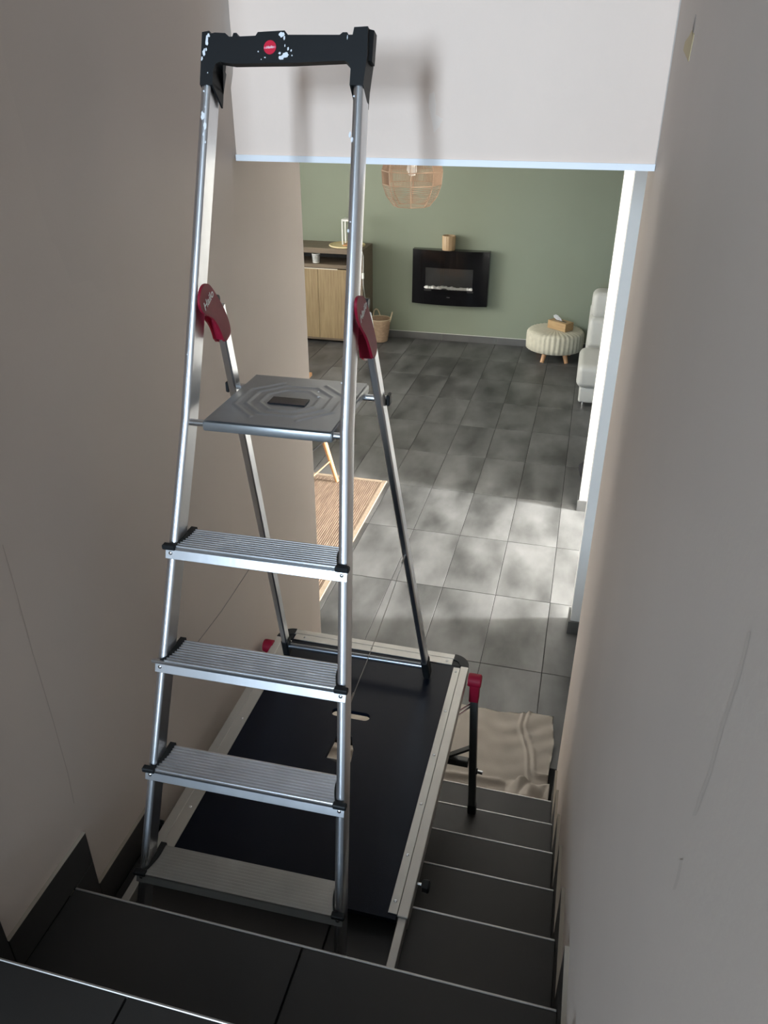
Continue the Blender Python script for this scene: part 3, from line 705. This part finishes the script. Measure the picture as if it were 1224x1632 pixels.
# closed edges of the curved front
for z0, z1 in ((0, .012), (fh-.012, fh)):
    bm = BM(); rings = [[(x, curve_y(x)+.006, z0), (x, curve_y(x)+.006, z1), (x, -.004, z1), (x, -.004, z0)] for x in xs]; loft(bm, rings); link('edge_panel', bm, BGLASS, fp)
for x in (-fw/2, fw/2-.01): boxobj('edge_panel', (x, curve_y(fw/2)+.004, .012), (x+.01, -.004, fh-.012), BGLASS, fp)
boxobj('firebox', (wx0-.01, -.082, wz0-.02), (wx1+.01, -.076, wz1+.01), mat('firebox_screen', (.012, .012, .0125), .5), fp)
boxobj('ember_shelf', (wx0-.01, -.125, wz0-.02), (wx1+.01, -.082, wz0-.004), EMBER, fp)
pb = None
for i in range(15):
    x = wx0+.018+(wx1-wx0-.036)*i/14; r = .019+.009*random.random(); z = wz0-.004+r*.70
    if i in (5, 6): z += .012
    bm = BM(); bmesh.ops.create_icosphere(bm, subdivisions=2, radius=r)
    for v in bm.verts: v.co = Vector((v.co.x*1.25, v.co.y*.8, v.co.z*.75))*(1+.08*math.sin(v.co.x*200+i))
    link('pebble', bm, PEB, fp, 'all', (x, -.108, z))
strip(wx0+.001, wx1-.001, wz0+.001, wz1-.001, GLASS, 'viewing_window', .001, .004)
boxobj('control_mark', (-.022, curve_y(0)-.0008, .085), (.012, curve_y(0), .090), mat('grey_print', (.12, .12, .12), .5), fp)
# wooden pot on it
pt = empty('wooden_pot', (-1.155, YB-.078, .983)); tag(pt, 'small round wooden pot standing on the black fireplace', 'pot')
bm = BM(); lathe(bm, [(.060, 0), (.066, .004), (.069, .06), (.070, .140), (.066, .146), (.062, .143), (.060, .02), (.001, .018)], 28); link('pot_wall', bm, mat('striped_pot_wood', srgb(196, 172, 138), .5, scale=4, col2=srgb(160, 130, 98), stretch=(14, 14, .5)), pt, True)
for k in range(14):
    a = 2*math.pi*k/14; bm = BM(); tube(bm, [(.0665*math.cos(a), .0665*math.sin(a), .004), (.071*math.cos(a), .071*math.sin(a), .142)], .0016, 6); link('slat_ridge', bm, BAMBOO, pt)

# ------------------------------------------------------------------ sideboard
sbx0, sbx1, sbf = -3.55, -1.995, 7.872
sb = empty('sideboard', ((sbx0+sbx1)/2, (sbf+YB)/2, 0)); tag(sb, 'oak sideboard with open top shelf against the green wall', 'sideboard')
def B(name, lo, hi, mt, parent=None, bev=.0015):
    c = sb.location; return boxobj(name, (lo[0]-c.x, lo[1]-c.y, lo[2]), (hi[0]-c.x, hi[1]-c.y, hi[2]), mt, parent or sb, bev)
yb_ = YB-.012
B('top', (sbx0, sbf-.006, .950), (sbx1, yb_, 1.003), GREYOAK)
B('side_panel', (sbx0, sbf, .03), (sbx0+.03, yb_, .95), GREYOAK); B('side_panel', (sbx1-.03, sbf, .03), (sbx1, yb_, .95), GREYOAK)
B('back_panel', (sbx0+.03, yb_-.012, .03), (sbx1-.03, yb_, .95), DARKIN)
B('shelf', (sbx0+.03, sbf, .800), (sbx1-.03, yb_-.012, .838), GREYOAK)
B('base', (sbx0+.03, sbf+.004, .03), (sbx1-.03, yb_-.012, .052), GREYOAK)
for x in (sbx0+.06, sbx1-.10):
    for y in (sbf+.03, yb_-.07): B('foot', (x, y, .0006), (x+.04, y+.04, .03), DARKIN)
edges = [sbx0+.031, -3.0, -2.49, sbx1-.031]
for a, b in zip(edges[:-1], edges[1:]):
    d = B('door', (a+.0015, sbf-.002, .054), (b-.0015, sbf+.016, .790), OAK)
h_ = B('handle_rail', (-2.98, sbf-.012, .788), (-2.268, sbf-.002, .797), mat('pale_handle_rail', (.72, .66, .55), .4))
# things on and in it
tr = empty('round_wicker_tray', (-2.215, 8.065, 1.0035)); tag(tr, 'flat round wicker tray lying on the oak sideboard', 'tray')
bm = BM(); pr = [(.001, 0), (.175, 0)]
lathe(bm, [(.0005, .0), (.186, .0), (.192, .004), (.19, .011), (.182, .012), (.176, .006), (.0005, .005)], 48); link('woven_base', bm, mat('pale_wicker', srgb(214, 200, 152), .8, noise=.1, scale=60, bump=.5, bscale=220), tr, True)
bm = BM(); tube(bm, [(.187*math.cos(2*math.pi*i/40), .187*math.sin(2*math.pi*i/40), .0095) for i in range(41)], .006, 8); link('braided_rim', bm, mat('pale_wicker_rim', srgb(222, 208, 164), .8), tr, True)
lt = empty('white_lantern', (-2.150, 8.03, 1.0165)); tag(lt, 'white framed candle lantern standing on the wicker tray', 'lantern')
lw, lh = .088, .262
boxobj('wood_base', (-lw, -lw*.6, -.006), (lw, lw*.6, .012), BEECH, lt, .002)
for sx in (-1, 1):
    for sy in (-1, 1): boxobj('post', (sx*lw-.007, sy*lw*.6-.007, .012), (sx*lw+.007, sy*lw*.6+.007, lh-.02), PORC, lt, .001)
boxobj('roof', (-lw-.008, -lw*.6-.008, lh-.02), (lw+.008, lw*.6+.008, lh), PORC, lt, .003)
cn = empty('white_candle', (-2.125, 8.03, 1.0285)); tag(cn, 'short white candle inside the white lantern', 'candle')
bm = BM(); lathe(bm, [(.028, 0), (.03, .003), (.03, .074), (.026, .08), (.004, .078)], 20); link('wax', bm, PORC, cn, True)
bm = BM(); tube(bm, [(0, 0, .077), (.001, 0, .09)], .0015, 6); link('wick', bm, BLACKP, cn)
cu = empty('patterned_cup', (-2.527, 7.945, .8388)); tag(cu, 'white cup with black square grid print on the open shelf', 'cup')
bm = BM(); lathe(bm, [(.032, 0), (.036, .002), (.044, .09), (.042, .092), (.040, .088), (.033, .006), (.0005, .005)], 28); cb = link('cup_wall', bm, PORC, cu, True)
bm = BM()
for k in range(18):
    for j in range(5):
        a0, a1 = 2*math.pi*(k+.18)/18, 2*math.pi*(k+.82)/18; z0_, z1_ = .012+j*.0145, .012+j*.0145+.0098
        q = [((.0365+.0078*z/.088)*math.cos(a), (.0365+.0078*z/.088)*math.sin(a), z) for a, z in ((a0, z0_), (a1, z0_), (a1, z1_), (a0, z1_))]
        bm.faces.new([bm.verts.new(p) for p in q])
link('grid_print', bm, mat('black_print', (.03, .03, .035), .5), cu)
# power cord at the sideboard end
P_ = [at(x, y, 'x', -1.986) for x, y in ((574, 399), (577, 401), (579, 408), (579, 425), (578.5, 440), (579, 455), (582, 475), (586, 500), (588, 524))]
bm = BM(); tube(bm, P_, .0035, 6); cdd = link('power_cord', bm, PORC, None, True); tag(cdd, 'thin white power cord hanging beside the sideboard', 'cord')
p = P_[4]; bm = BM(); box(bm, (p.x-.012, p.y-.010, p.z-.03), (p.x+.012, p.y+.008, p.z+.03), .004); o = link('cord_switch', bm, PORC, cdd)

# ------------------------------------------------------------------ basket
bk = empty('woven_basket', (-1.866, 8.085, .0006)); tag(bk, 'soft beige woven basket with loop handles by the sideboard', 'basket')
bm = BM(); prof = [(.078, 0), (.086, .006)]
for k in range(1, 13): prof += [(.088+.0026*k, .006+.0195*k-.010), (.0858+.0026*k, .006+.0195*k)]
prof += [(.121, .250), (.114, .250), (.108, .20), (.080, .014), (.0005, .012)]
lathe(bm, prof, 36); link('woven_wall', bm, WICK, bk, True)
bm = BM(); tube(bm, [(.118*math.cos(2*math.pi*i/36), .118*math.sin(2*math.pi*i/36), .25) for i in range(37)], .005, 8); link('rim', bm, mat('pale_rope', srgb(205, 188, 158), .8), bk, True)
for an in (8, 122):
    R_ = Matrix.Rotation(math.radians(an), 4, 'Z')
    bm = BM(); tube(bm, [R_ @ Vector((.114+.022*math.sin(math.pi*i/10), .040*math.cos(math.pi*i/10), .225+.095*math.sin(math.pi*i/10))) for i in range(11)], .007, 8); link('loop_handle', bm, mat('pale_rope', (1, 1, 1)), bk, True)

# ------------------------------------------------------------------ pouf with tissue box
pfx, pfy = .035, 7.945
po = empty('knitted_pouf', (pfx, pfy, .0006)); tag(po, 'round cream knitted pouf stool on four wooden legs', 'pouf')
bm = BM(); n = 144; rings = []
def flute(k): return .011*abs(math.cos(36*math.pi*k/n))
for r, z, fz in ((.20, .104, 0), (.268, .107, 0), (.279, .116, 1), (.281, .17, 1), (.281, .245, 1), (.278, .276, 1), (.266, .292, 1), (.225, .300, .8), (.15, .305, .5), (.05, .307, .2), (.001, .307, 0)):
    rings.append([((r+(flute(k)*fz if z < .28 else 0))*math.cos(2*math.pi*k/n), (r+(flute(k)*fz if z < .28 else 0))*math.sin(2*math.pi*k/n), z+(flute(k)*fz*.6 if z >= .28 else 0)) for k in range(n)])
loft(bm, rings); link('cushion', bm, KNIT, po, 'all')
for a in (-118, -48, 42, 138):
    a = math.radians(a); bm = BM(); tube(bm, [(.215*math.cos(a), .215*math.sin(a), .0), (.165*math.cos(a), .165*math.sin(a), .112)], [.019, .026], 14); link('leg', bm, BEECH, po, True)
tbx = empty('tissue_box', (.075, 7.94, .3100), math.radians(-38)); tag(tbx, 'bamboo tissue box with white tissue on the cream pouf', 'tissue box')
box_m = BM(); box(box_m, (-.118, -.062, 0), (.118, .062, .082), .003); link('wooden_case', box_m, BAMBOO, tbx)
boxobj('slot', (-.07, -.012, .0815), (.07, .012, .0828), DARKIN, tbx)
bm = BM(); V = []
for j in range(9):
    row = []
    for i in range(13):
        u_, v_ = i/12-.5, j/8
        row.append(bm.verts.new((-.02+u_*.10*(1-.45*v_)-.05*v_, .006*math.sin(i*1.3+j)+.012*v_*math.sin(3*u_), .080+.055*v_-.03*abs(u_)*v_)))
    V.append(row)
for j in range(8):
    for i in range(12): bm.faces.new((V[j][i], V[j][i+1], V[j+1][i+1], V[j+1][i]))
bmesh.ops.solidify(bm, geom=bm.faces[:], thickness=.003); link('tissue', bm, TISSUE, tbx, 'all')

# ------------------------------------------------------------------ sofa
sx0, sx1 = .325, 2.25
so = empty('grey_sofa', ((sx0+sx1)/2, 7.0, .0006)); tag(so, 'pale grey upholstered sofa with high back behind the white wall', 'sofa')
def SB(name, lo, hi, mt=SOFA, bev=.03, seg=4):
    c = so.location; bm = BM(); box(bm, (lo[0]-c.x, lo[1]-c.y, lo[2]), (hi[0]-c.x, hi[1]-c.y, hi[2]), bev, seg); return link(name, bm, mt, so, True)
SB('base', (sx0+.005, 6.585, .035), (sx1, 7.48, .175), SOFA, .02)
for a, b in ((sx0-.03, 1.29), (1.295, sx1)):
    SB('seat_cushion', (a, 6.545, .178), (b, 7.13, .385), SOFA, .055, 5)
    SB('back_cushion', (a+.05, 7.07, .390), (b, 7.34, .66), SOFA, .05, 5)
    SB('headrest', (a+.055, 7.12, .64), (b, 7.38, .875), SOFA, .06, 5)
SB('back_frame', (sx0+.02, 7.34, .16), (sx1, 7.50, .70), SOFA, .03)
for x in (sx0+.05, sx1-.08):
    for y in (6.62, 7.40):
        c = so.location; bm = BM(); tube(bm, [(x-c.x, y-c.y, 0), (x-c.x, y-c.y, .04)], .012, 12); link('leg', bm, CHROME, so, True)

# ------------------------------------------------------------------ pendant lamp
pl = empty('pendant_lamp', (-.878, 5.10, 1.812)); tag(pl, 'faceted rattan cage pendant lamp hanging in the living room', 'lamp')
NP = 8; A0 = math.radians(10)
lv = [(.117, 0.0), (.163, .058), (.187, .128), (.193, .208), (.166, .290), (.090, .350)]
def vx(l, k): a = A0+2*math.pi*k/NP; return Vector((lv[l][0]*math.cos(a), lv[l][0]*math.sin(a), lv[l][1]))
for l in (0, 2, 3, 4, 5):
    bm = BM()
    for k in range(NP): tube(bm, [vx(l, k), vx(l, k+1)], .0032, 6)
    link('frame_ring', bm, RATTAN, pl)
for k in range(NP):
    bm = BM(); tube(bm, [vx(l, k) for l in range(6)], .0032, 6); link('frame_rib', bm, RATTAN, pl)
for k in range(NP):
    bm = BM()
    for i in range(1, 12):
        t = i/6; q_ = 0 if t < 1 else 1; a = vx(q_, k).lerp(vx(q_+1, k), t-q_); b = vx(q_, k+1).lerp(vx(q_+1, k+1), t-q_); tube(bm, [a, b], .0017, 5, False)
    for l in (2, 3, 4):
        for i in range(1, 14):
            t = i/14; tube(bm, [vx(l, k).lerp(vx(l, k+1), t), vx(l+1, k).lerp(vx(l+1, k+1), t)], .0021, 5, False)
    o = link('cane_weave', bm, RATTAN, pl); o['kind'] = 'stuff'
bm = BM(); lathe(bm, [(.001, .175), (.02, .18), (.034, .21), (.03, .245), (.016, .275), (.016, .30)], 20); link('bulb', bm, PORC, pl, True)
bm = BM(); lathe(bm, [(.018, .295), (.02, .30), (.02, .352), (.006, .36)], 16); link('socket', bm, BLACKP, pl, True)
bm = BM(); tube(bm, [(0, 0, .355), (0, 0, CZ-1.812-.02)], .003, 8); link('flex', bm, BLACKP, pl, True)
bm = BM(); lathe(bm, [(.05, CZ-1.812-.0006), (.05, CZ-1.812-.02), (.01, CZ-1.812-.03)], 24); link('ceiling_rose', bm, PORC, pl, True)

# ------------------------------------------------------------------ jute rug, table and chair behind the left wall
rg = empty('jute_rug', (-1.72, 3.83, .0006)); tag(rg, 'braided jute rug with pale border on the grey tiles', 'rug')
rx, ry = .785, .88
NR = 110
for k in range(NR):
    x0 = -rx+.035+(2*rx-.07)*k/NR; x1 = -rx+.035+(2*rx-.07)*(k+1)/NR
    if x0 < rx-.62:
        continue
    bm = BM(); R_ = []
    nseg = 90
    rings = []
    for i in range(nseg+1):
        y = -ry+.03+(2*ry-.06)*i/nseg; ph = i*math.pi*.5+(k % 2)*math.pi/2; b = .0016*math.sin(ph)
        rings.append([(x0+.0006, y, 0), (x0+.0004, y, .0070), ((x0+x1)/2, y, .0082+b*.6), (x1-.0004, y, .0070), (x1-.0006, y, 0)])
    loft(bm, rings); link('braid', bm, JUTE, rg, 'all')
boxobj('braid_field', (-rx+.03, -ry+.03, 0), (rx-.62, ry-.03, .007), JUTE, rg)['kind'] = 'stuff'
JB = mat('jute_border', srgb(150, 134, 114), .95, noise=.12, scale=50, bump=.6, bscale=260)
for lo, hi in (((rx-.035, -ry, 0), (rx, ry, .0095)), ((-rx, -ry, 0), (-rx+.03, ry, .0095)), ((-rx+.03, ry-.03, 0), (rx-.035, ry, .0095)), ((-rx+.03, -ry, 0), (rx-.035, -ry+.03, .0095))): boxobj('border', lo, hi, JB, rg, .003)
ch = empty('shell_chair', (-1.52, 4.42, .0145), math.radians(172)); tag(ch, 'white shell chair with splayed beech legs on the jute rug', 'chair')
bm = BM(); V = []
for j in range(13):
    row = []
    for i in range(13):
        u_, t = i/6-1, j/12
        if t < .55:
            q = t/.55; y = -.20+.36*q; z = .425-.012*math.sin(q*math.pi)+.012*(1-q)*0; wv = .20+.02*math.sin(q*math.pi); z += .045*abs(u_)**2.5*q
        else:
            q = (t-.55)/.45; y = .16+.06*q+.03*math.sin(q*1.57); z = .425+.37*q; wv = .215-.05*q*q; y -= .06*abs(u_)**2
        row.append(bm.verts.new((u_*wv, y, z)))
    V.append(row)
for j in range(12):
    for i in range(12): bm.faces.new((V[j][i], V[j][i+1], V[j+1][i+1], V[j+1][i]))
bmesh.ops.solidify(bm, geom=bm.faces[:], thickness=.008); link('seat_shell', bm, PORC, ch, 'all')
for sx in (-1, 1):
    for sy in (-1, 1):
        bm = BM(); tube(bm, [(sx*.215, sy*.215, 0), (sx*.145, sy*.135, .405)], [.014, .019], 12); lg = link('leg', bm, BEECH, ch, True)
    bm = BM(); tube(bm, [(sx*.185, -.185, .17), (sx*.185, .185, .17)], .0045, 8); link('strut', bm, BEECH, ch, True)
    bm = BM(); tube(bm, [(sx*.16, -.15, .33), (sx*.16, .15, .33)], .006, 8); link('strut', bm, BLACKP, ch, True)
dt = empty('coffee_table', (-2.40, 5.46, .0006)); tag(dt, 'low light oak coffee table beyond the end of the stair wall', 'table')
boxobj('table_top', (-.56, -.27, .375), (.565, .275, .405), BEECH, dt, .003)
for x, y in ((-.50, -.21), (.49, -.21), (-.50, .215), (.49, .215)): boxobj('table_leg', (x-.022, y-.022, 0), (x+.022, y+.022, .375), BEECH, dt, .003)

# ------------------------------------------------------------------ dark bag on the floor behind the lit wall end
bg = empty('black_bag', (.475, 5.12, .0006)); tag(bg, 'small slumped black fabric bag on the floor behind the white wall', 'bag')
bm = BM(); bmesh.ops.create_icosphere(bm, subdivisions=3, radius=1)
for v in bm.verts:
    c = v.co; s_ = 1+.08*math.sin(5*c.x+3*c.z)+.06*math.sin(7*c.y)
    v.co = Vector((c.x*.085*s_, c.y*.13*s_, max(0, .075+c.z*.075*s_)))
link('bag_body', bm, mat('black_fabric', (.012, .012, .016), .8, bump=.3, bscale=120), bg, 'all')
bm = BM(); tube(bm, [(-.03+.02*math.sin(i*.7), -.07+.014*i, .13+.05*math.sin(math.pi*i/10)) for i in range(11)], .008, 8); link('strap', bm, mat('black_fabric', (0, 0, 0)), bg, True)
